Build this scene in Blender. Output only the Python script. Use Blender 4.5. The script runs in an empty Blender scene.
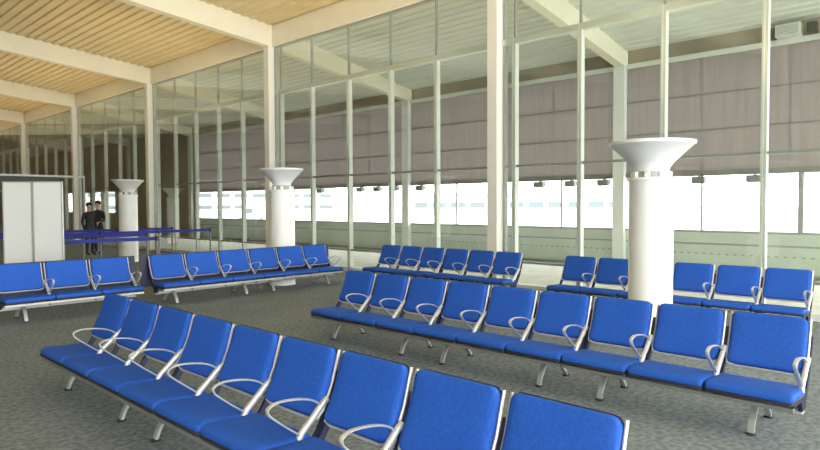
import bpy, bmesh, math, random
from mathutils import Vector, Matrix
random.seed(4)
scene = bpy.context.scene
COL = scene.collection

# ------------------------------------------------------------------ materials
def mat(name, color, rough=0.6, metal=0.0, noise=None, bump=None, spec=0.5, emit=None):
    """principled material; noise = (scale, amount) mottles the colour, bump = (scale, strength)"""
    m = bpy.data.materials.new(name); m.use_nodes = True
    nt = m.node_tree; b = nt.nodes['Principled BSDF']
    b.inputs['Base Color'].default_value = (*color, 1)
    b.inputs['Roughness'].default_value = rough
    b.inputs['Metallic'].default_value = metal
    b.inputs['Specular IOR Level'].default_value = spec
    tc = nt.nodes.new('ShaderNodeTexCoord')
    if noise:
        n = nt.nodes.new('ShaderNodeTexNoise'); n.inputs['Scale'].default_value = noise[0]
        n.inputs['Detail'].default_value = 4
        nt.links.new(tc.outputs['Object'], n.inputs['Vector'])
        r = nt.nodes.new('ShaderNodeValToRGB')
        a = noise[1]
        r.color_ramp.elements[0].position = .3; r.color_ramp.elements[1].position = .7
        r.color_ramp.elements[0].color = (*[max(0, c*(1-a)) for c in color], 1)
        r.color_ramp.elements[1].color = (*[min(1, c*(1+a)) for c in color], 1)
        nt.links.new(n.outputs['Fac'], r.inputs['Fac'])
        nt.links.new(r.outputs['Color'], b.inputs['Base Color'])
    if bump:
        n2 = nt.nodes.new('ShaderNodeTexNoise'); n2.inputs['Scale'].default_value = bump[0]
        nt.links.new(tc.outputs['Object'], n2.inputs['Vector'])
        bp = nt.nodes.new('ShaderNodeBump'); bp.inputs['Strength'].default_value = bump[1]
        bp.inputs['Distance'].default_value = .004
        nt.links.new(n2.outputs['Fac'], bp.inputs['Height'])
        nt.links.new(bp.outputs['Normal'], b.inputs['Normal'])
    return m

def carpet_mat():
    m = bpy.data.materials.new('grey_carpet'); m.use_nodes = True
    nt = m.node_tree; b = nt.nodes['Principled BSDF']; L = nt.links
    b.inputs['Roughness'].default_value = .95; b.inputs['Specular IOR Level'].default_value = .15
    tc = nt.nodes.new('ShaderNodeTexCoord')
    n1 = nt.nodes.new('ShaderNodeTexNoise'); n1.inputs['Scale'].default_value = 22; n1.inputs['Detail'].default_value = 6
    n2 = nt.nodes.new('ShaderNodeTexNoise'); n2.inputs['Scale'].default_value = 1.3; n2.inputs['Detail'].default_value = 3
    for n in (n1, n2): L.new(tc.outputs['Object'], n.inputs['Vector'])
    r1 = nt.nodes.new('ShaderNodeValToRGB')
    r1.color_ramp.elements[0].position = .35; r1.color_ramp.elements[1].position = .68
    r1.color_ramp.elements[0].color = (.145, .165, .176, 1); r1.color_ramp.elements[1].color = (.28, .315, .335, 1)
    mx = nt.nodes.new('ShaderNodeMixRGB'); mx.blend_type = 'MULTIPLY'; mx.inputs['Fac'].default_value = .5
    r2 = nt.nodes.new('ShaderNodeValToRGB')
    r2.color_ramp.elements[0].position = .3; r2.color_ramp.elements[1].position = .7
    r2.color_ramp.elements[0].color = (.75, .72, .72, 1); r2.color_ramp.elements[1].color = (1, 1, 1, 1)
    L.new(n1.outputs['Fac'], r1.inputs['Fac']); L.new(n2.outputs['Fac'], r2.inputs['Fac'])
    L.new(r1.outputs['Color'], mx.inputs[1]); L.new(r2.outputs['Color'], mx.inputs[2])
    L.new(mx.outputs['Color'], b.inputs['Base Color'])
    return m

def glass_mat():
    """thin architectural glazing: tinted see-through plus a Fresnel mirror"""
    m = bpy.data.materials.new('tinted_glass'); m.use_nodes = True
    nt = m.node_tree; nt.nodes.clear(); L = nt.links
    out = nt.nodes.new('ShaderNodeOutputMaterial')
    tr = nt.nodes.new('ShaderNodeBsdfTransparent'); tr.inputs['Color'].default_value = (.905, .925, .895, 1)
    gl = nt.nodes.new('ShaderNodeBsdfGlossy'); gl.inputs['Roughness'].default_value = .03
    gl.inputs['Color'].default_value = (.9, .95, .9, 1)
    lw = nt.nodes.new('ShaderNodeLayerWeight'); lw.inputs['Blend'].default_value = .5
    pw = nt.nodes.new('ShaderNodeMath'); pw.operation = 'POWER'; pw.inputs[1].default_value = 2.6
    ml = nt.nodes.new('ShaderNodeMath'); ml.operation = 'MULTIPLY_ADD'
    ml.inputs[1].default_value = .85; ml.inputs[2].default_value = .035
    L.new(lw.outputs['Facing'], pw.inputs[0]); L.new(pw.outputs[0], ml.inputs[0])
    mx = nt.nodes.new('ShaderNodeMixShader')
    L.new(ml.outputs[0], mx.inputs[0]); L.new(tr.outputs[0], mx.inputs[1]); L.new(gl.outputs[0], mx.inputs[2])
    L.new(mx.outputs[0], out.inputs[0])
    return m

SCREEN_T = .45
def screen_mat():
    """woven grey sun screen, slightly translucent, with fine vertical streaks"""
    m = bpy.data.materials.new('screen_fabric'); m.use_nodes = True
    nt = m.node_tree; nt.nodes.clear(); L = nt.links
    out = nt.nodes.new('ShaderNodeOutputMaterial')
    tc = nt.nodes.new('ShaderNodeTexCoord'); mp = nt.nodes.new('ShaderNodeMapping')
    mp.inputs['Scale'].default_value = (1, 5, .25)
    n = nt.nodes.new('ShaderNodeTexNoise'); n.inputs['Scale'].default_value = 2.2; n.inputs['Detail'].default_value = 6
    L.new(tc.outputs['Object'], mp.inputs['Vector']); L.new(mp.outputs['Vector'], n.inputs['Vector'])
    r = nt.nodes.new('ShaderNodeValToRGB')
    r.color_ramp.elements[0].position = .3; r.color_ramp.elements[1].position = .7
    r.color_ramp.elements[0].color = (.33, .29, .285, 1); r.color_ramp.elements[1].color = (.43, .39, .38, 1)
    L.new(n.outputs['Fac'], r.inputs['Fac'])
    d = nt.nodes.new('ShaderNodeBsdfDiffuse'); t = nt.nodes.new('ShaderNodeBsdfTranslucent')
    L.new(r.outputs['Color'], d.inputs['Color']); t.inputs['Color'].default_value = (.43, .385, .375, 1)
    mx = nt.nodes.new('ShaderNodeMixShader'); mx.inputs[0].default_value = SCREEN_T
    L.new(d.outputs[0], mx.inputs[1]); L.new(t.outputs[0], mx.inputs[2]); L.new(mx.outputs[0], out.inputs[0])
    return m


M = dict(
    carpet=carpet_mat(), glass=glass_mat(), screen=screen_mat(),
    blue=mat('blue_upholstery', (.018, .10, .48), .75, noise=(60, .12), bump=(220, .25), spec=.3),
    alu=mat('silver_metal', (.66, .655, .63), .36, .45),
    beam_m=mat('grey_metal', (.52, .52, .50), .45, .3),
    rail_m=mat('rail_metal', (.24, .245, .235), .45, .3),
    leg_m=mat('leg_metal', (.42, .43, .41), .4, .3),
    shell=mat('navy_shell', (.012, .016, .05), .5),
    pan=mat('black_pan', (.02, .022, .03), .6),
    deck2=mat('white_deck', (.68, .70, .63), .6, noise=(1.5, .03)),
    deck=mat('cream_deck', (.74, .62, .35), .55, noise=(1.5, .05)),
    cream=mat('cream_steel', (.85, .81, .64), .5, noise=(2, .03)),
    white=mat('white_paint', (.84, .85, .83), .45),
    white_frame=mat('white_frame', (.70, .715, .67), .45),
    grey_frame=mat('grey_frame', (.36, .37, .35), .45),
    brown=mat('reflection_brown', (.24, .18, .12), .6, noise=(1.2, .2)),
    wall=mat('wall_paint', (.62, .57, .50), .7, noise=(.7, .04)),
    dark=mat('dark_metal', (.05, .055, .05), .5),
    post=mat('post_paint', (.84, .815, .73), .5),
    col=mat('column_white', (.86, .86, .84), .42, noise=(3, .02)),
    paving=mat('pale_paving', (.68, .65, .56), .85, noise=(3, .12)),
    apron=mat('concrete_apron', (.52, .52, .50), .9, noise=(.2, .1)),
    parapet=mat('parapet_grey', (.60, .66, .59), .6, noise=(1.2, .06)),
    seam=mat('seam_grey', (.27, .25, .245), .7),
    closed=mat('dark_cladding', (.36, .30, .225), .6, noise=(1, .15)),
    belt=mat('blue_belt', (.02, .035, .28), .7),
    board=mat('white_board', (.88, .89, .86), .4),
    jacket=mat('dark_jacket', (.025, .028, .03), .85, noise=(20, .2)),
    trousers=mat('dark_trousers', (.03, .035, .05), .85, noise=(20, .2)),
    skin=mat('skin', (.50, .30, .21), .55),
    hair=mat('dark_hair', (.02, .015, .012), .6),
    shoe=mat('black_shoe', (.012, .012, .012), .45),
    building=mat('pale_building', (.62, .66, .64), .8, noise=(.3, .08)),
    bwin=mat('building_window', (.13, .15, .16), .3),
    tyre=mat('tyre', (.02, .02, .02), .8),
    lamp_grey=mat('lamp_grey', (.22, .24, .23), .5),
    lens=mat('lamp_lens', (.55, .58, .55), .2),
)

# ------------------------------------------------------------------ mesh helpers
def mesh_from(bm, name, smooth=False, bevel=0):
    bmesh.ops.recalc_face_normals(bm, faces=bm.faces[:])
    if bevel:
        bmesh.ops.bevel(bm, geom=[e for e in bm.edges], offset=bevel, segments=2, profile=.6, affect='EDGES', clamp_overlap=True)
    me = bpy.data.meshes.new(name); bm.to_mesh(me); bm.free()
    if smooth:
        for p in me.polygons: p.use_smooth = True
    return me

def obj(name, me, m, parent=None, loc=None):
    if isinstance(me, bmesh.types.BMesh): me = mesh_from(me, name)
    o = bpy.data.objects.new(name, me); COL.objects.link(o)
    if m is not None and not me.materials:
        me.materials.append(m)
    if parent: o.parent = parent
    if loc: o.location = loc
    return o

def box(bm, x0, x1, y0, y1, z0, z1):
    v = [bm.verts.new(p) for p in ((x0,y0,z0),(x1,y0,z0),(x1,y1,z0),(x0,y1,z0),(x0,y0,z1),(x1,y0,z1),(x1,y1,z1),(x0,y1,z1))]
    for f in ((3,2,1,0),(4,5,6,7),(0,1,5,4),(1,2,6,5),(2,3,7,6),(3,0,4,7)):
        bm.faces.new([v[i] for i in f])
    return bm

def boxm(x0, x1, y0, y1, z0, z1, bevel=0):
    bm = box(bmesh.new(), x0, x1, y0, y1, z0, z1)
    return mesh_from(bm, 'box', bevel=bevel)

def prism(bm, poly, axis, a, b):
    """poly in the two remaining axes, extruded along axis from a to b"""
    def P(p, t):
        return {'x': (t, p[0], p[1]), 'y': (p[0], t, p[1]), 'z': (p[0], p[1], t)}[axis]
    A = [bm.verts.new(P(p, a)) for p in poly]; B = [bm.verts.new(P(p, b)) for p in poly]
    n = len(poly)
    bm.faces.new(A[::-1]); bm.faces.new(B)
    for i in range(n): bm.faces.new((A[i], A[(i+1) % n], B[(i+1) % n], B[i]))
    return bm

def tube(bm, pts, r, seg=8, closed=False, flat=None):
    """round (or flat = (w, t) along/around fixed side axis) bar through points"""
    pts = [Vector(p) for p in pts]; rings = []; n = len(pts)
    up = None
    for i, p in enumerate(pts):
        a = pts[(i-1) % n] if (closed or i > 0) else p
        b = pts[(i+1) % n] if (closed or i < n-1) else p
        t = (b - a).normalized()
        if up is None:
            up = Vector((1, 0, 0)) if abs(t.x) < .8 else Vector((0, 0, 1))
        s = (up - t*up.dot(t)).normalized(); u = t.cross(s); up = s
        ring = []
        for k in range(seg):
            an = 2*math.pi*(k+.5)/seg
            if flat: q = p + s*flat[0]*math.copysign(min(1, abs(math.cos(an))*1.25), math.cos(an)) + u*flat[1]*math.copysign(min(1, abs(math.sin(an))*1.25), math.sin(an))
            else: q = p + s*r*math.cos(an) + u*r*math.sin(an)
            ring.append(bm.verts.new(q))
        rings.append(ring)
    m = n if closed else n-1
    for i in range(m):
        A, B = rings[i], rings[(i+1) % n]
        for k in range(seg): bm.faces.new((A[k], A[(k+1) % seg], B[(k+1) % seg], B[k]))
    if not closed:
        bm.faces.new(rings[0][::-1]); bm.faces.new(rings[-1])
    return bm

def lathe(bm, prof, seg=40, c=(0, 0)):
    """closed or open (r, z) profile spun about z"""
    rings = []
    for r, z in prof:
        rings.append([bm.verts.new((c[0]+r*math.cos(2*math.pi*k/seg), c[1]+r*math.sin(2*math.pi*k/seg), z)) for k in range(seg)])
    for A, B in zip(rings, rings[1:]):
        for k in range(seg): bm.faces.new((A[k], A[(k+1) % seg], B[(k+1) % seg], B[k]))
    if prof[0][0] > 0: bm.faces.new(rings[0][::-1])
    bm.faces.new(rings[-1])
    return bm

def smooth_by_angle(me, deg=40):
    for p in me.polygons: p.use_smooth = True
    try: me.set_sharp_from_angle(angle=math.radians(deg))
    except Exception: pass
    return me

def rrect(hw, hh, r, k=5, ks=5):
    pts = []
    r = max(min(r, hw-.001, hh-.001), .0005)
    for cx, cy, a0 in ((hw-r, hh-r, 0), (-hw+r, hh-r, 90), (-hw+r, -hh+r, 180), (hw-r, -hh+r, 270)):
        for i in range(k):
            a = math.radians(a0 + 90*i/(k-1)); pts.append((cx+r*math.cos(a), cy+r*math.sin(a)))
    # densify the straight runs so that the pad can follow a curved profile
    out = []
    for i, p in enumerate(pts):
        q = pts[(i+1) % len(pts)]; out.append(p)
        if i % k == k-1:
            for j in range(1, ks): out.append((p[0]+(q[0]-p[0])*j/ks, p[1]+(q[1]-p[1])*j/ks))
    return out

def pad(hw, hh, r, rings, surf):
    """upholstered pad: stacked rounded rectangles (inset, height) mapped by surf(u, v, h)"""
    bm = bmesh.new(); R = []
    for ins, h in rings:
        R.append([bm.verts.new(surf(u, v, h)) for u, v in rrect(hw-ins, hh-ins, max(r-ins, .002))])
    n = len(R[0])
    for A, B in zip(R, R[1:]):
        for k in range(n): bm.faces.new((A[k], A[(k+1) % n], B[(k+1) % n], B[k]))
    bm.faces.new(R[0][::-1]); bm.faces.new(R[-1])
    return mesh_from(bm, 'pad', smooth=True)

# ------------------------------------------------------------------ tagging
def tag(o, label, cat, group=None, kind=None):
    o['label'] = label; o['category'] = cat
    if group: o['group'] = group
    if kind: o['kind'] = kind
    return o
def struct(o):
    o['kind'] = 'structure'; return o
def empty(name, loc=(0, 0, 0), rz=0):
    o = bpy.data.objects.new(name, None); COL.objects.link(o)
    o.location = loc; o.rotation_euler = (0, 0, rz); o.empty_display_size = .2
    return o

# ------------------------------------------------------------------ the hall
G = 10.07          # plane of the glass wall
O = 15.53          # plane of the outer screen under the canopy
BAY = [-.556 + 7.641*k for k in range(0, 7)]    # y of the steel frames: -.56, 7.09, 14.73, 22.37, 30.0, ...
Y0, Y1, XW = -8.2, 46.2, -12.0
def zb(x):         # underside of the roof beams
    return 6.0 + .09*(G-x) if x < G else 6.0 - .155*(x-G)
def zd(x):         # underside of the roof deck
    return zb(x) + (.56 if x < G else .56 - .03*(x-G))

struct(obj('floor', boxm(XW, G+.02, Y0, Y1, -.2, 0), M['carpet']))
fl = struct(obj('floor_canopy', boxm(G+.02, O+.3, -9, 70, -.2, -.012), M['paving']))
gr = struct(obj('floor_apron', boxm(O+.3, 400, -200, 500, -.6, -.25), M['apron']))

# corrugated roof deck, one over the hall and one over the canopy
def deck(x0, x1, y0, y1, dep=.04):
    pitch = .25; top = .14
    pts = []; x = x0
    while x < x1 - 1e-6:
        for f, d in ((0, 0), (.38, 0), (.5, dep), (.88, dep)):
            xx = min(x + f*pitch, x1); pts.append((xx, zd(xx) + d))
        x += pitch
    pts.append((x1, zd(x1)))
    bm = bmesh.new()
    up = [(p[0], zd(p[0]) + top) for p in pts]
    A = [[bm.verts.new((p[0], y, p[1])) for p in pts] for y in (y0, y1)]
    B = [[bm.verts.new((p[0], y, p[1])) for p in up] for y in (y0, y1)]
    n = len(pts)
    for i in range(n-1):
        bm.faces.new((A[0][i], A[1][i], A[1][i+1], A[0][i+1]))
        bm.faces.new((B[0][i], B[0][i+1], B[1][i+1], B[1][i]))
        for y in (0, 1): bm.faces.new((A[y][i], A[y][i+1], B[y][i+1], B[y][i]))
    for i in (0, n-1): bm.faces.new((A[0][i], A[1][i], B[1][i], B[0][i]))
    return mesh_from(bm, 'deck')
struct(obj('ceiling', deck(XW, G, Y0, Y1), M['deck']))
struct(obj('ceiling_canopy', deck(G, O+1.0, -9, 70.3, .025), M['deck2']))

# far side of the hall, out of the picture
struct(obj('wall_west', boxm(XW-.2, XW, Y0, Y1, 0, zd(XW)+.1), M['wall']))
struct(obj('wall_north', boxm(XW, G+.02, Y1, Y1+.2, 0, 8.7), M['brown']))  # unseen end wall, made dark brown to darken reflections in the glass
# unseen south end wall, opened wide to bring daylight into the hall
bm = bmesh.new()
box(bm, XW, XW+1, Y0-.2, Y0, 0, 7.8); box(bm, G-.6, G+.02, Y0-.2, Y0, 0, 6.4)
prism(bm, [(XW, 7.6), (G, 5.9), (G, zd(G)), (XW, zd(XW))], 'y', Y0-.2, Y0)
box(bm, XW, G, Y0-.2, Y0, 0, .12)
for x in (-7.5, -4, -.5, 3, 6.5): box(bm, x-.05, x+.05, Y0-.15, Y0-.05, 0, 6.2 + .09*(G-x)-.2)
struct(obj('wall_south', bm, M['white']))

# trim: eaves beam over the glass wall
bm = box(bmesh.new(), G-.12, G+.12, Y0, Y1, 6.02, zd(G)+.02)
struct(obj('trim_1', bm, M['cream']))
# dark head seal under the eaves beam
struct(obj('trim_2', boxm(G-.05, G+.05, Y0, Y1, 5.98, 6.02), M['grey_frame']))

# ------------------------------------------------------------------ roof beams
names_b = ['cream roof beam right of the picture, over the seats nearest the glass',
           'cream roof beam crossing the canopy at upper right, on the thick outer post',
           'nearest full cream roof beam overhead, meeting the steel post behind the middle round column',
           'cream roof beam at upper left, meeting the steel post left of centre',
           'cream roof beam low at the left edge, meeting the thin post by the white partition',
           'fourth cream roof beam away, faint above the white partition',
           'farthest cream roof beam at the dim left end of the ceiling']
def beam_mesh():
    xs = [XW, G-2, G, O+.35]
    lo = [(x, zb(x)) for x in xs]; hi = [(x, zd(x) + .03) for x in xs]
    bm = prism(bmesh.new(), lo + hi[::-1], 'y', -.12, .12)
    return mesh_from(bm, 'roof_beam')
bme = beam_mesh()
for k, y in enumerate(BAY):
    o = obj('roof_beam', bme, M['cream'], loc=(0, y, 0))
    tag(o, names_b[k], 'roof beam', 'cream roof beams')

# ------------------------------------------------------------------ steel posts in the glass wall and outside it
n_in = ['cream square steel post beyond the right edge', 'tall cream square steel post in the middle of the glass wall',
        'cream square steel post rising behind the middle round column', 'cream square steel post left of centre, at the end of a ceiling beam',
        'thin far cream steel post just right of the white partition', 'very far steel post above the white partition', 'last steel post at the far end of the glass wall']
n_out = ['white outer canopy post beyond the right edge', 'thick white outer canopy post just left of the large round column',
         'white outer canopy post left of the tall middle steel post', 'outer canopy post behind the middle round column, seen through glass',
         'outer canopy post at the left end of the bright opening', 'far outer canopy post in the dark cladding', 'last outer canopy post in the dark cladding']
pin = boxm(-.115, .115, -.115, .115, 0, 6.02, .008)
bm = box(bmesh.new(), -.17, .17, -.15, .15, -.01, zb(O)+.03)
pout = mesh_from(bm, 'outer_post')
for k, y in enumerate(BAY):
    p = obj('steel_post', pin, M['post'], loc=(G-.13, y, 0)); tag(p, n_in[k], 'post', 'steel posts of the glass wall')
    obj('base_plate', boxm(-.18, .18, -.18, .18, 0, .02), M['grey_frame'], p)
    p = obj('canopy_post', pout, M['white'], loc=(O, y, 0)); tag(p, n_out[k], 'post', 'outer canopy posts')

# ------------------------------------------------------------------ glass wall: one window per bay
offs = [-.37, -1.74, -3.2, -4.65, -6.03]
bays = list(zip(BAY, BAY[1:]))
for n, (ya, yb) in enumerate(bays + [(Y0, BAY[0])]):
    w = struct(empty('window_%d' % (n+1), (G, yb, 0)))
    lo = ya - yb + .12; hi = -.12
    yo = [q for q in offs if q > lo + .05]
    for q in yo:
        bm = box(bmesh.new(), -.06, .06, q-.04, q+.04, 0, 4.75)
        obj('mullion', bm, M['white_frame'], w)
        obj('upper_mullion', box(bmesh.new(), -.03, .03, q-.018, q+.018, 4.75, 5.98), M['grey_frame'], w)
    obj('side_jamb', box(bmesh.new(), -.05, .05, hi-.05, hi, 0, 5.98), M['grey_frame'], w)
    obj('transom', box(bmesh.new(), -.055, .055, lo, hi, 4.69, 4.80), M['white_frame'], w)
    obj('middle_rail', box(bmesh.new(), -.03, .03, lo, hi, 2.34, 2.385), M['grey_frame'], w)
    obj('sill', box(bmesh.new(), -.06, .06, lo, hi, 0, .10), M['white_frame'], w)
    obj('low_rail', box(bmesh.new(), -.03, .03, lo, hi, .50, .54), M['grey_frame'], w)
    edges = sorted([lo] + yo + [hi-.05])
    for a, b in zip(edges, edges[1:]):
        if b - a < .12: continue
        obj('pane', box(bmesh.new(), -.082, -.070, a+.01, b-.01, .1, 5.98), M['glass'], w)

# ------------------------------------------------------------------ canopy side: screens, parapet, lamps
YE = 29.6          # beyond this the outer side is closed
scr_names = ['grey fabric sun screen at right, above the bright opening behind the large round column',
             'grey fabric sun screen behind the tall middle steel post', 'grey fabric sun screen behind the middle round column',
             'dim grey sun screen left of the middle round column']
for k in range(0, 4):
    ya, yb = BAY[k]+.15, BAY[k+1]-.15
    s = tag(empty('sun_screen', (O, 0, 0)), scr_names[k], 'sun screen', 'grey sun screens under the canopy')
    z0, z1 = 2.32, 5.08
    obj('screen_fabric', box(bmesh.new(), -.012, .012, ya, yb, z0, z1), M['screen'], s)
    obj('top_rail', box(bmesh.new(), -.08, .06, ya, yb, z1, z1+.12), M['white_frame'], s)
    obj('bottom_bar', box(bmesh.new(), -.05, .05, ya, yb, z0-.03, z0+.10), M['seam'], s)
    for z in (3.38, 4.22): obj('seam_bar', box(bmesh.new(), -.022, .022, ya, yb, z-.014, z+.014), M['seam'], s)
    nv = 4
    for j in range(1, nv):
        y = ya + (yb-ya)*j/nv
        obj('seam_post', box(bmesh.new(), .012, .03, y-.012, y+.012, z0, z1), M['alu'], s)
    obj('roof_infill', box(bmesh.new(), .02, .06, ya, yb, z1+.12, 5.66), M['closed'], s)

# slim posts in the bright opening
for y, l in ((3.03, 'slim dark post in the bright opening near the right edge'), (5.07, 'slim pale post in the bright opening right of the large round column'),
             (8.8, 'slim pale post in the bright opening right of the tall middle post'), (12.57, 'slim pale post in the bright opening left of the tall middle post'),
             (17.6, 'slim pale post in the bright opening, right of the middle round column')):
    t = .05 if y < 4 else .025
    o = obj('slim_post', box(bmesh.new(), -t, t, -t, t, 1.0, 2.29), M['grey_frame'] if y < 4 else M['alu'], loc=(O, y, 0))
    tag(o, l, 'post', 'slim posts of the bright opening')

# parapet with boards, cap and a row of drain holes
pw = struct(obj('wall_parapet', boxm(O-.02, O+.12, -8.8, YE, -.01, .97), M['parapet']))
obj('cap', boxm(O-.06, O+.16, -8.8, YE, .95, 1.0), M['grey_frame'], pw)
obj('groove', boxm(O-.026, O-.018, -8.8, YE, .66, .70), M['grey_frame'], pw)
bm = bmesh.new()
y = -2.0
while y < 13.5:
    box(bm, O-.03, O-.018, y, y+.07, .43, .46); y += .17
h = obj('drain_slots', bm, M['grey_frame'], pw); h['kind'] = 'stuff'
obj('foot_rail', boxm(O-.10, O-.018, -8.8, YE, .02, .07), M['grey_frame'], pw)

# closed outer wall at the far left, with three lit openings
op = [(39.9, 41.6), (42.2, 43.5), (44.1, 45.4), (46.7, 48.6)]
bm = bmesh.new(); last = YE
for a, b in op:
    box(bm, O-.05, O+.1, last, a, -.01, 5.76); box(bm, O-.05, O+.1, a, b, -.01, 1.2); box(bm, O-.05, O+.1, a, b, 2.5, 5.76); last = b
box(bm, O-.05, O+.1, last, 70, -.01, 5.76)
struct(obj('wall_outside', bm, M['closed']))
struct(obj('wall_canopy_end', boxm(G+.1, O+.1, 70, 70.2, 0, 6.7), M['closed']))

struct(obj('wall_canopy_light_block', boxm(G-.1, G+.1, Y1, 70, 0, 6.62), M['closed']))  # unseen wall added to stop daylight leaking into the far canopy

def floodlight_bm():
    bm = bmesh.new()
    prism(bm, [(-.11, 0), (.09, 0), (.11, -.12), (-.09, -.16)], 'y', -.15, .15)
    return mesh_from(bm, 'housing', bevel=.008)
fb = floodlight_bm()
fl_l = ['sixth floodlight under the screens, between the two left bright panes', 'fifth hanging floodlight, right of the middle round column', 'fourth hanging floodlight, beside another in the same pane',
        'floodlight hanging next to the left outer canopy post', 'floodlight hanging in the pane left of the tall middle post', 'floodlight hanging right of the tall middle post',
        'floodlight hanging just before the white mullion right of the tall middle post', 'floodlight hanging at the thick outer post left of the large round column',
        'floodlight hanging right of the large round column', 'floodlight hanging beside the rightmost white mullion']
for y, l in zip((19.39, 17.04, 16.13, 15.25, 14.04, 9.44, 8.46, 7.5, 5.1, 3.92), fl_l):
    h = obj('floodlight', fb, M['lamp_grey'], loc=(O-.12, y, 2.27))
    tag(h, l.replace('sixth ', 'leftmost ').replace('fifth ', '').replace('fourth ', 'dark '), 'floodlight', 'floodlights under the sun screens')
    obj('lens', box(bmesh.new(), -.075, .075, -.12, .12, -.165, -.14), M['lens'], h)
    obj('bracket', box(bmesh.new(), -.015, .12, -.02, .02, -.02, .03), M['grey_frame'], h)

v = tag(empty('air_unit', (O-.2, 3.27, 5.2)), 'small pale air unit on the rail above the screen at upper right', 'air unit')
obj('casing', boxm(-.14, .14, -.24, .24, 0, .26, .015), M['white_frame'], v)
for i in range(5): obj('vent_slat', boxm(-.15, -.138, -.2, .2, .04+.04*i, .055+.04*i), M['grey_frame'], v)
obj('side_bracket', boxm(-.1, .1, .26, .34, 0, .22), M['dark'], v)
obj('side_bracket', boxm(-.1, .1, -.52, -.34, 0, .22), M['dark'], v)

# ------------------------------------------------------------------ round uplighter columns
def column_meshes():
    sh = smooth_by_angle(mesh_from(lathe(bmesh.new(), [(.262, 0), (.262, .02), (.255, .03), (.255, 1.905)], 56), 'shaft'))
    ring = smooth_by_angle(mesh_from(lathe(bmesh.new(), [(.20, 1.905), (.275, 1.905), (.278, 1.93), (.27, 1.945), (.20, 1.945)], 56), 'ring'))
    neck = smooth_by_angle(mesh_from(lathe(bmesh.new(), [(.195, 1.94), (.195, 2.03)], 40), 'neck'))
    cap = [(.19, 2.015), (.205, 2.02), (.21, 2.065), (.265, 2.135), (.475, 2.335), (.497, 2.342), (.50, 2.375), (.475, 2.38), (.25, 2.16), (.19, 2.10)]
    capm = smooth_by_angle(mesh_from(lathe(bmesh.new(), cap, 64), 'capital'), 35)
    return sh, ring, neck, capm
cm = column_meshes()
lug = boxm(-.03, .03, -.03, .03, 1.95, 2.015, .006)
col_l = {0: 'large white round column with flared top at right, in front of the glass wall',
         1: 'white round column with flared top in the middle, behind the far double row of seats',
         2: 'small far white round column with flared top, right of the white partition',
         3: 'white round column hidden behind the white partition', 4: 'white round column beyond the left edge', 5: 'farthest white round column beyond the left edge'}
UP = []
for k in range(0, 6):
    y = 3.026 + 7.641*k
    c = tag(empty('round_column', (7.468, y, 0)), col_l[k], 'column', 'round uplighter columns')
    obj('shaft', cm[0], M['col'], c); obj('collar', cm[1], M['col'], c); obj('neck', cm[2], M['grey_frame'], c); cp = obj('capital', cm[3], M['col'], c)
    if k: cp.scale = (.88, .88, 1)
    for j in range(8):
        a = math.radians(45*j + 10)
        l = obj('lug', lug, M['dark'] if j % 2 else M['col'], c, (.205*math.cos(a), .205*math.sin(a), 0)); l.rotation_euler = (0, 0, a)
    obj('lamp_glass', mesh_from(lathe(bmesh.new(), [(.19, 2.13), (.19, 2.15)], 24), 'lamp_glass'), M['lens'], c)
    UP.append(c)

# ------------------------------------------------------------------ beam seating
def arc(pts, n=5):
    """Catmull-Rom through (y, z) points"""
    out = []
    P = [pts[0]] + list(pts) + [pts[-1]]
    for i in range(1, len(P)-2):
        p0, p1, p2, p3 = P[i-1:i+3]
        for j in range(n):
            t = j/n
            out.append(tuple(.5*((2*p1[c]) + (-p0[c]+p2[c])*t + (2*p0[c]-5*p1[c]+4*p2[c]-p3[c])*t*t + (-p0[c]+3*p1[c]-3*p2[c]+p3[c])*t**3) for c in (0, 1)))
    out.append(tuple(pts[-1])); return out

MC = {}
def cached(key, fn):
    if key not in MC: MC[key] = fn()
    return MC[key]
ZB = .41; BY = -.15                      # bottom of the back
BL = math.hypot(BY, .786-ZB)
bd = (-BY/BL, (.786-ZB)/BL); bn = (-bd[1], bd[0])
def bsurf(u, v, h):                        # back: v 0 at its middle
    t = v + BL/2
    c = .018*(1-(2*v/BL)**2)
    y = BY + bd[0]*t + bn[0]*(h-c); z = ZB + bd[1]*t + bn[1]*(h-c)
    return (u, y, z)
SD = .385
def ssurf(u, v, h):                        # seat: v + at rear
    t = SD/2 - v                           # 0 at rear, SD at front
    y = -.215 - t; z = .305 + .022*t/SD
    if t > SD-.09: z -= .022*((t-SD+.09)/.09)**2
    z -= .008*math.sin(math.pi*min(1, t/SD))
    return (u, y, z + h)
cush = [(.012, -.004), (.002, .002), (0, .012), (0, .026), (.005, .036), (.016, .043), (.04, .047), (.09, .049), (.15, .050)]
scush = [(.012, -.004), (.002, .002), (0, .010), (0, .026), (.005, .036), (.016, .042), (.04, .046), (.09, .048), (.15, .049)]

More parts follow.
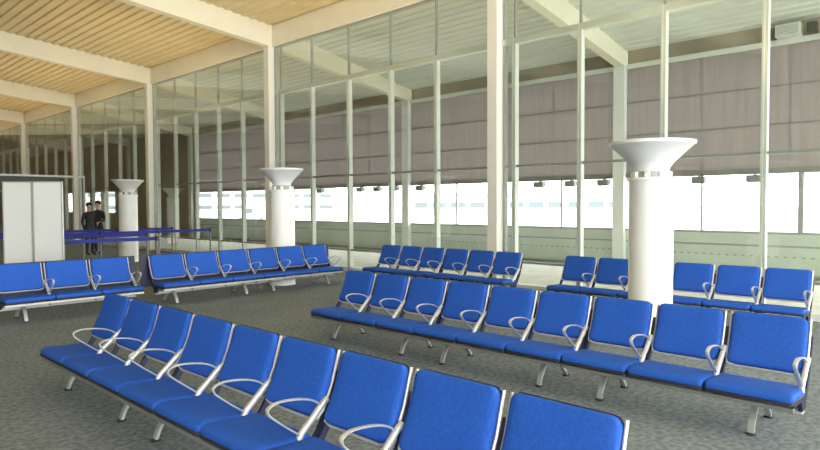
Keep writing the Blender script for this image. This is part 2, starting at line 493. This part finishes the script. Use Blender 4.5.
def bench(name, loc, rz, label, group, pitch=.58, rear=None, rail_mat='rail_m'):
    b = tag(empty(name, loc, rz), label, 'seating', group)
    hw = pitch/2 - .032; xs = (-pitch, 0, pitch)
    for x in xs:
        s = obj('seat', cached(('seat', pitch), lambda: pad(pitch/2-.004, SD/2, .03, scush, ssurf)), M['blue'], b, (x, 0, 0))
        obj('seat_pan', cached(('pan', pitch), lambda: pad(pitch/2-.004, SD/2+.004, .03, [(.05, -.03), (.01, -.024), (0, -.016), (0, .0)], ssurf)), M['pan'], s)
        k = obj('backrest', cached(('back', pitch), lambda: pad(hw, BL/2, .048, cush, bsurf)), M['blue'], b, (x, 0, 0))
        obj('back_shell', cached(('shell', pitch), lambda: pad(hw+.004, BL/2+.006, .05, [(.03, -.03), (.006, -.024), (0, -.015), (0, .006)], bsurf)), M['shell'], k)
        def frame():
            pts = [bsurf(-hw-.010, BL/2-.004, .004), bsurf(-hw-.010, 0, .004), bsurf(-hw-.010, -BL/2+.05, .004), bsurf(-hw+.004, -BL/2+.002, .010), bsurf(-hw+.06, -BL/2-.012, .012),
                   bsurf(hw-.06, -BL/2-.012, .012), bsurf(hw-.004, -BL/2+.002, .010), bsurf(hw+.010, -BL/2+.05, .004), bsurf(hw+.010, 0, .004), bsurf(hw+.010, BL/2-.004, .004)]
            return smooth_by_angle(mesh_from(tube(bmesh.new(), pts, .0088, 8), 'back_frame'))
        obj('back_frame', cached(('frame', pitch), frame), M['alu'], k)
    # armrests: a closed loop plus the flat link to the seat
    def arm():
        loop = arc([(-.15, .495), (-.20, .530), (-.28, .558), (-.38, .573), (-.455, .573), (-.502, .553), (-.495, .520), (-.46, .487), (-.40, .438), (-.34, .392), (-.30, .362)], 4)
        bm = tube(bmesh.new(), [(0, y, z) for y, z in loop], .012, 8, flat=(.014, .0055))
        tube(bm, [(0, y, z) for y, z in arc([(-.10, .52), (-.15, .485), (-.21, .43), (-.285, .365), (-.305, .32)], 4)], .012, 8, flat=(.018, .018))
        return smooth_by_angle(mesh_from(bm, 'armrest'), 50)
    ax = [-.5*pitch, .5*pitch, 1.5*pitch-.018]
    for x in ax: obj('armrest', cached('arm', arm), M['alu'], b, (x, 0, 0))
    # seat brackets from the beam up to seat and back
    def bracket():
        poly = [(-.325, .19), (-.235, .19), (-.20, .26), (-.155, .32), (-.10, .40), (.0, .66), (-.03, .67), (-.13, .43), (-.19, .34), (-.23, .300), (-.57, .292), (-.575, .275), (-.36, .265)]
        return mesh_from(prism(bmesh.new(), poly, 'x', -.014, .014), 'bracket', bevel=.003)
    for x in (-1.5*pitch+.018, -.5*pitch, .5*pitch, 1.5*pitch-.018): obj('seat_bracket', cached('bracket', bracket), M['shell'], b, (x, 0, 0))
    L = 1.5*pitch-.006
    obj('beam', cached(('beam', pitch), lambda: boxm(-L, L, -.31, -.25, .165, .215, .008)), M['beam_m'], b)
    obj('front_rail', cached(('rail', pitch), lambda: boxm(-L, L, -.585, -.555, .242, .272, .006)), M[rail_mat], b)
    # legs: bent plates with a front and a rear foot
    def leg():
        up = arc([(-.475, .0), (-.462, .05), (-.43, .115), (-.375, .18), (-.30, .235)], 4)
        lo = arc([(-.26, .235), (-.16, .19), (-.06, .12), (.0, .05), (.03, 0)], 4)
        inn = arc([(.008, .0), (-.02, .045), (-.08, .10), (-.17, .155), (-.27, .19), (-.35, .165), (-.41, .10), (-.44, .045), (-.452, 0)], 4)
        return mesh_from(prism(bmesh.new(), up + lo + inn, 'x', -.022, .022), 'leg')
    for x in (-1.5*pitch+.29, 1.5*pitch-.29):
        l = obj('leg', cached('leg', leg), M['leg_m'], b, (x, 0, 0))
        for y in (-.462, .018):
            obj('foot_pad', cached('foot', lambda: mesh_from(lathe(bmesh.new(), [(.034, 0), (.036, .006), (.028, .014)], 16), 'foot')), M['pan'], l, (0, y, 0))
    if rear:
        a, c = rear
        def rp():
            p0 = (-.02+.055, .30); p1 = (.045, .80)
            return mesh_from(prism(bmesh.new(), [(.0, .26), (.022, .26), (.052, .80), (.03, .80)], 'x', -1.5*pitch-a, 1.5*pitch+c), 'rear_panel', bevel=.006)
        obj('rear_panel', rp(), M['shell'], b)
    return b

R_ = -math.pi/2
grpA, grpB, grpC, grpE = 'benches of the front row', 'benches of the second row', 'benches along the glass wall', 'benches facing the camera at left'
labA = ['nearest blue three-seat bench with silver arms, cut by the bottom edge', 'middle blue three-seat bench of the front diagonal row', 'far blue three-seat bench of the front row, beside the left floor gap']
labB = ['blue three-seat bench at the right, in front of the large round column', 'middle blue three-seat bench of the second row', 'far blue three-seat bench of the second row, near the centre']
U = 3*.58
for k in range(3):
    bench('three_seat_bench', (2.332, 1.006 + U*(k+.5), 0), R_, labA[k], grpA)
for k in range(3):
    bench('three_seat_bench', (5.25, .927 + 3*.573*(k+.5), 0), R_, labB[k], grpB, pitch=.573)
labC = ['blue three-seat bench by the glass, right of the large round column', 'blue three-seat bench by the glass, partly behind the large round column',
        'blue three-seat bench by the glass, in front of the tall middle steel post', 'leftmost blue three-seat bench along the glass, left of the tall middle post']
for k, yc in enumerate((1.898+.58, 1.898+.58*4, 6.173+.58, 6.173+.58*4)):
    bench('three_seat_bench', (9.084, yc, 0), R_, labC[k], grpC)
labE = ['blue three-seat bench at far left, in front of the white partition', 'blue three-seat bench with navy rear panel, left of the middle round column', 'blue three-seat bench standing in front of the middle round column']
for k, (xc, rear) in enumerate(((2.614+.635, (.04, .11)), (4.823+.635, (.10, -.01)), (4.823+.635*4, (-.01, .10)))):
    bench('three_seat_bench', (xc, 10.32, 0), 0, labE[k], grpE, pitch=.635, rear=rear, rail_mat='alu')

# ------------------------------------------------------------------ white partition with its frame
def board(xa, ya, xb, yb, label):
    d = Vector((xb-xa, yb-ya, 0)); L = d.length
    o = tag(empty('partition_board', (xa, ya, 0), math.atan2(d.y, d.x)), label, 'partition', 'white partition boards')
    obj('panel', boxm(.02, L-.02, -.015, .015, .08, 2.06), M['board'], o)
    for x in (.012, L-.012): obj('upright', boxm(x-.012, x+.012, -.02, .02, 0, 2.08), M['alu'], o)
    obj('top_rail', boxm(0, L, -.02, .02, 2.06, 2.085), M['alu'], o)
    for x in (.06, L-.06): obj('foot', boxm(x-.03, x+.03, -.22, .22, 0, .03), M['grey_frame'], o)
board(3.18, 13.39, 3.555, 12.99, 'left white panel of the free-standing partition at left edge')
board(3.565, 12.98, 3.94, 12.58, 'right white panel of the free-standing partition, next to the blue belts')

p = tag(empty('portal_frame', (0, 23.0, 0)), 'grey portal frame standing behind the white partition at left', 'frame')
obj('lintel', boxm(5.2, 7.9, -.06, .06, 2.60, 2.66), M['beam_m'], p)
obj('header_panel', boxm(5.26, 7.1, -.03, .03, 2.40, 2.60), M['dark'], p)
for x in (5.2, 7.84): obj('jamb', boxm(x, x+.06, -.06, .06, 0, 2.60), M['grey_frame'], p)

# ------------------------------------------------------------------ belt barriers
base_m = lathe(bmesh.new(), [(.16, 0), (.17, .012), (.15, .03), (.03, .045)], 28); base_m = smooth_by_angle(mesh_from(base_m, 'base'))
post_m = smooth_by_angle(mesh_from(lathe(bmesh.new(), [(.026, .04), (.026, .83)], 16), 'post'))
head_m = smooth_by_angle(mesh_from(lathe(bmesh.new(), [(.034, .83), (.036, .835), (.036, .925), (.02, .94)], 16), 'head'))
rows = [(13.9, 4.35, 6.3, 2), (16.0, 3.9, 7.0, 3), (17.5, 3.2, 9.6, 5), (19.6, 4.2, 9.4, 4)]
rn = ['nearest', 'second', 'third', 'farthest']
for r, (y, xa, xb, n) in enumerate(rows):
    for i in range(n):
        x = xa + (xb-xa)*i/(n-1)
        s = tag(empty('stanchion', (x, y, 0)), ('black belt stanchion in the %s queue line, ' % rn[r]) + ('at its left end' if i == 0 else 'at its right end' if i == n-1 else ['', 'next after the left end', 'halfway along', 'next before the right end'][i]),
                'stanchion', 'belt stanchions of the queue')
        obj('base', base_m, M['dark'], s); obj('post', post_m, M['rail_m'], s); obj('belt_head', head_m, M['dark'], s)
        if i < n-1:
            dx = (xb-xa)/(n-1)
            obj('belt', boxm(.03, dx-.034, -.004, .004, .84, .92), M['belt'], s)

# ------------------------------------------------------------------ two people standing beyond the belts
def person(loc, rz, label, h=1.72, arm=.0):
    k = h/1.75
    J = [('pelvis', (0, 0, .95), .135), ('belly', (0, -.01, 1.08), .13), ('chest', (0, 0, 1.28), .15), ('neck0', (0, .01, 1.46), .075), ('neck', (0, .0, 1.53), .052), ('head', (0, -.015, 1.62), .085), ('crown', (0, -.01, 1.70), .072),
         ('hipL', (.10, 0, .90), .10), ('kneeL', (.11, -.02, .50), .062), ('ankL', (.11, .01, .09), .042), ('toeL', (.12, -.15, .035), .034),
         ('hipR', (-.10, 0, .90), .10), ('kneeR', (-.11, -.02, .50), .062), ('ankR', (-.11, .01, .09), .042), ('toeR', (-.12, -.15, .035), .034),
         ('shL', (.185, 0, 1.40), .066), ('elL', (.25, .03-arm*.05, 1.12), .046), ('wrL', (.23, -.06-arm*.18, .88+arm*.2), .032), ('haL', (.22, -.09-arm*.22, .79+arm*.24), .034),
         ('shR', (-.185, 0, 1.40), .066), ('elR', (-.25, .03, 1.12), .046), ('wrR', (-.23, -.06, .88), .032), ('haR', (-.22, -.09, .79), .034)]
    E = [('pelvis','belly'),('belly','chest'),('chest','neck0'),('neck0','neck'),('neck','head'),('head','crown'),('pelvis','hipL'),('hipL','kneeL'),('kneeL','ankL'),('ankL','toeL'),
         ('pelvis','hipR'),('hipR','kneeR'),('kneeR','ankR'),('ankR','toeR'),('chest','shL'),('shL','elL'),('elL','wrL'),('wrL','haL'),('chest','shR'),('shR','elR'),('elR','wrR'),('wrR','haR')]
    for s, sg in (('L', 1), ('R', -1)):      # five separate fingers on each hand
        hx, hy, hz = dict((j[0], j[1]) for j in J)['ha'+s]
        for i, ln in enumerate((.06, .068, .064, .05)):
            yy = hy - .03 + .02*i
            J.append(('f%s%d' % (s, i), (hx-.004*sg, yy-.004, hz-.05), .0085)); J.append(('g%s%d' % (s, i), (hx-.014*sg, yy-.012, hz-.05-ln), .0075))
            E += [('ha'+s, 'f%s%d' % (s, i)), ('f%s%d' % (s, i), 'g%s%d' % (s, i))]
        J.append(('t%s' % s, (hx-.02*sg, hy-.05, hz-.01), .010)); J.append(('u%s' % s, (hx-.03*sg, hy-.065, hz-.05), .008))
        E += [('ha'+s, 't'+s), ('t'+s, 'u'+s)]
    idx = {j[0]: i for i, j in enumerate(J)}
    me = bpy.data.meshes.new('person')
    me.from_pydata([tuple(c*k for c in j[1]) for j in J], [(idx[a], idx[b]) for a, b in E], [])
    o = bpy.data.objects.new('person_tmp', me); COL.objects.link(o)
    sk = o.modifiers.new('skin', 'SKIN'); sk.use_smooth_shade = True
    for i, j in enumerate(J):
        sv = me.skin_vertices[0].data[i]; sv.radius = (j[2]*k, j[2]*k*(.72 if j[0] in ('chest', 'belly', 'pelvis') else 1)); sv.use_root = (i == 0)
    sb = o.modifiers.new('sub', 'SUBSURF'); sb.levels = 2; sb.render_levels = 2
    dg = bpy.context.evaluated_depsgraph_get(); dg.update()
    me2 = bpy.data.meshes.new_from_object(o.evaluated_get(dg)); me2.name = 'person'
    bpy.data.objects.remove(o)
    me2.materials.clear()
    for m in ('skin', 'jacket', 'trousers', 'shoe'): me2.materials.append(M[m])
    for p in me2.polygons:
        c = p.center/k; p.use_smooth = True
        p.material_index = 0 if c.z > 1.47 else 3 if c.z < .085 else 2 if (c.z < .93 and abs(c.x) < .19) else 0 if (abs(c.x) > .17 and c.z < .87+arm*.2 and c.y < -.05) else 1
    q = bpy.data.objects.new('person', me2); COL.objects.link(q); q.location = loc; q.rotation_euler = (0, 0, rz)
    tag(q, label, 'person')
    bm = bmesh.new(); bmesh.ops.create_uvsphere(bm, u_segments=20, v_segments=12, radius=1)
    for v_ in list(bm.verts):
        v_.co = Vector((v_.co.x*.088, v_.co.y*.10 + .005, v_.co.z*.09 + 1.70))*k
    bmesh.ops.delete(bm, geom=[v_ for v_ in bm.verts if v_.co.z < 1.60*k or (v_.co.y < -.055*k and v_.co.z < 1.715*k)], context='VERTS')
    obj('hair', mesh_from(bm, 'hair', smooth=True), M['hair'], q)
    bm = bmesh.new()                            # nose, eyes and ears
    prism(bm, [(-.092, 1.655), (-.122, 1.612), (-.09, 1.605)], 'x', -.012, .012)
    for v_ in bm.verts: v_.co *= k
    obj('nose', bm, M['skin'], q)
    for s in (-1, 1):
        bm = bmesh.new(); bmesh.ops.create_uvsphere(bm, u_segments=8, v_segments=6, radius=.010*k)
        obj('eye', mesh_from(bm, 'eye', True), M['shoe'], q, (s*.032*k, -.092*k, 1.655*k))
        bm = bmesh.new(); bmesh.ops.create_uvsphere(bm, u_segments=8, v_segments=6, radius=.024*k)
        for v_ in bm.verts: v_.co.x *= .4
        obj('ear', mesh_from(bm, 'ear', True), M['skin'], q, (s*.088*k, .0, 1.635*k))
    obj('mouth', boxm(-.022*k, .022*k, -.101*k, -.09*k, 1.578*k, 1.584*k), M['hair'], q)
    return q
person((7.55, 21.6, 0), math.radians(20), 'person in dark clothes standing beyond the blue belts, on the left', 1.72)
person((8.05, 22.2, 0), math.radians(-60), 'person in dark clothes standing beyond the blue belts, right one of two', 1.78, 1.0)

# ------------------------------------------------------------------ outside, across the apron
def building(x, y, rz, w, d, h, label, nw, bands):
    b = tag(empty('building', (x, y, -.25), rz), label, 'building')
    obj('wall', boxm(-w/2, w/2, -d/2, d/2, 0, h), M['building'], b)
    obj('roof', boxm(-w/2-.5, w/2+.5, -d/2-.5, d/2+.5, h, h+.4), M['white'], b)
    for z0, z1 in bands:
        for i in range(nw):
            x0 = -w/2 + w*(i+.12)/nw; x1 = -w/2 + w*(i+.88)/nw
            obj('window', boxm(x0, x1, -d/2-.06, -d/2+.02, z0, z1), M['bwin'], b)
building(62, 112, -.45, 46, 12, 5.2, 'long low pale building far across the apron, left of the middle round column', 14, [(1.2, 1.9), (3.4, 4.1)])
building(96, 62, -.95, 40, 12, 3.6, 'low pale building far across the apron, right of the middle round column', 12, [(1.3, 2.3)])

vh = tag(empty('van', (33.4, 52.0, -.25), math.radians(110)), 'small white van parked outside, left of the middle round column', 'van')
bm = prism(bmesh.new(), [(-1.9, .35), (1.9, .35), (1.95, .9), (1.3, 1.05), (.8, 1.75), (-1.85, 1.8), (-1.95, 1.0)], 'y', -.8, .8)
obj('body', mesh_from(bm, 'body', bevel=.05), M['white'], vh)
obj('windscreen', prism(bmesh.new(), [(1.27, 1.08), (.84, 1.70), (.88, 1.72), (1.33, 1.08)], 'y', -.7, .7), M['bwin'], vh)
for s in (-1, 1):
    obj('side_window', boxm(-.2, .75, s*.8-.02, s*.8+.02, 1.1, 1.6), M['bwin'], vh)
    for x in (-1.2, 1.25):
        bm = lathe(bmesh.new(), [(.1, -.1), (.32, -.1), (.34, -.05), (.34, .05), (.32, .1), (.1, .1)], 24)
        w = obj('wheel', mesh_from(bm, 'wheel'), M['tyre'], vh, (x, s*.75, .34)); w.rotation_euler = (math.pi/2, 0, 0)

# ------------------------------------------------------------------ light
def area(name, loc, rot, size, power, color, shape='DISK', sizey=None, parent=None):
    l = bpy.data.lights.new(name, 'AREA'); l.shape = shape; l.size = size
    if sizey: l.size_y = sizey
    l.energy = power; l.color = color
    o = bpy.data.objects.new(name, l); COL.objects.link(o); o.location = loc; o.rotation_euler = rot
    if parent: o.parent = parent
    return o
for c in UP:
    area('uplight_lamp', (0, 0, 2.20), (math.pi, 0, 0), .36, 92, (1, .77, .48), parent=c)

w = bpy.data.worlds.new('overcast'); scene.world = w; w.use_nodes = True
bg = w.node_tree.nodes['Background']
bg.inputs['Color'].default_value = (.93, .97, 1, 1); bg.inputs['Strength'].default_value = 8

# ------------------------------------------------------------------ camera
f, yaw, pitch, roll, hgt = 618.799, 46.668, 1.878, -.202, 1.63
a, b_, r_ = map(math.radians, (yaw, pitch, roll))
Fv = Vector((math.sin(a)*math.cos(b_), math.cos(a)*math.cos(b_), -math.sin(b_)))
Rv = Vector((math.cos(a), -math.sin(a), 0)); Uv = Rv.cross(Fv)
R2 = Rv*math.cos(r_) + Uv*math.sin(r_); U2 = Uv*math.cos(r_) - Rv*math.sin(r_)
cam = bpy.data.cameras.new('camera'); co = bpy.data.objects.new('camera', cam); COL.objects.link(co)
cam.sensor_width = 36; cam.lens = f*36/820; cam.clip_end = 1000
co.matrix_world = Matrix(((R2.x, U2.x, -Fv.x, 0), (R2.y, U2.y, -Fv.y, 0), (R2.z, U2.z, -Fv.z, hgt), (0, 0, 0, 1)))
scene.camera = co

vs = scene.view_settings
vs.view_transform = 'Standard'; vs.look = 'None'; vs.gamma = 1; vs.use_curve_mapping = False
vs.exposure = .15
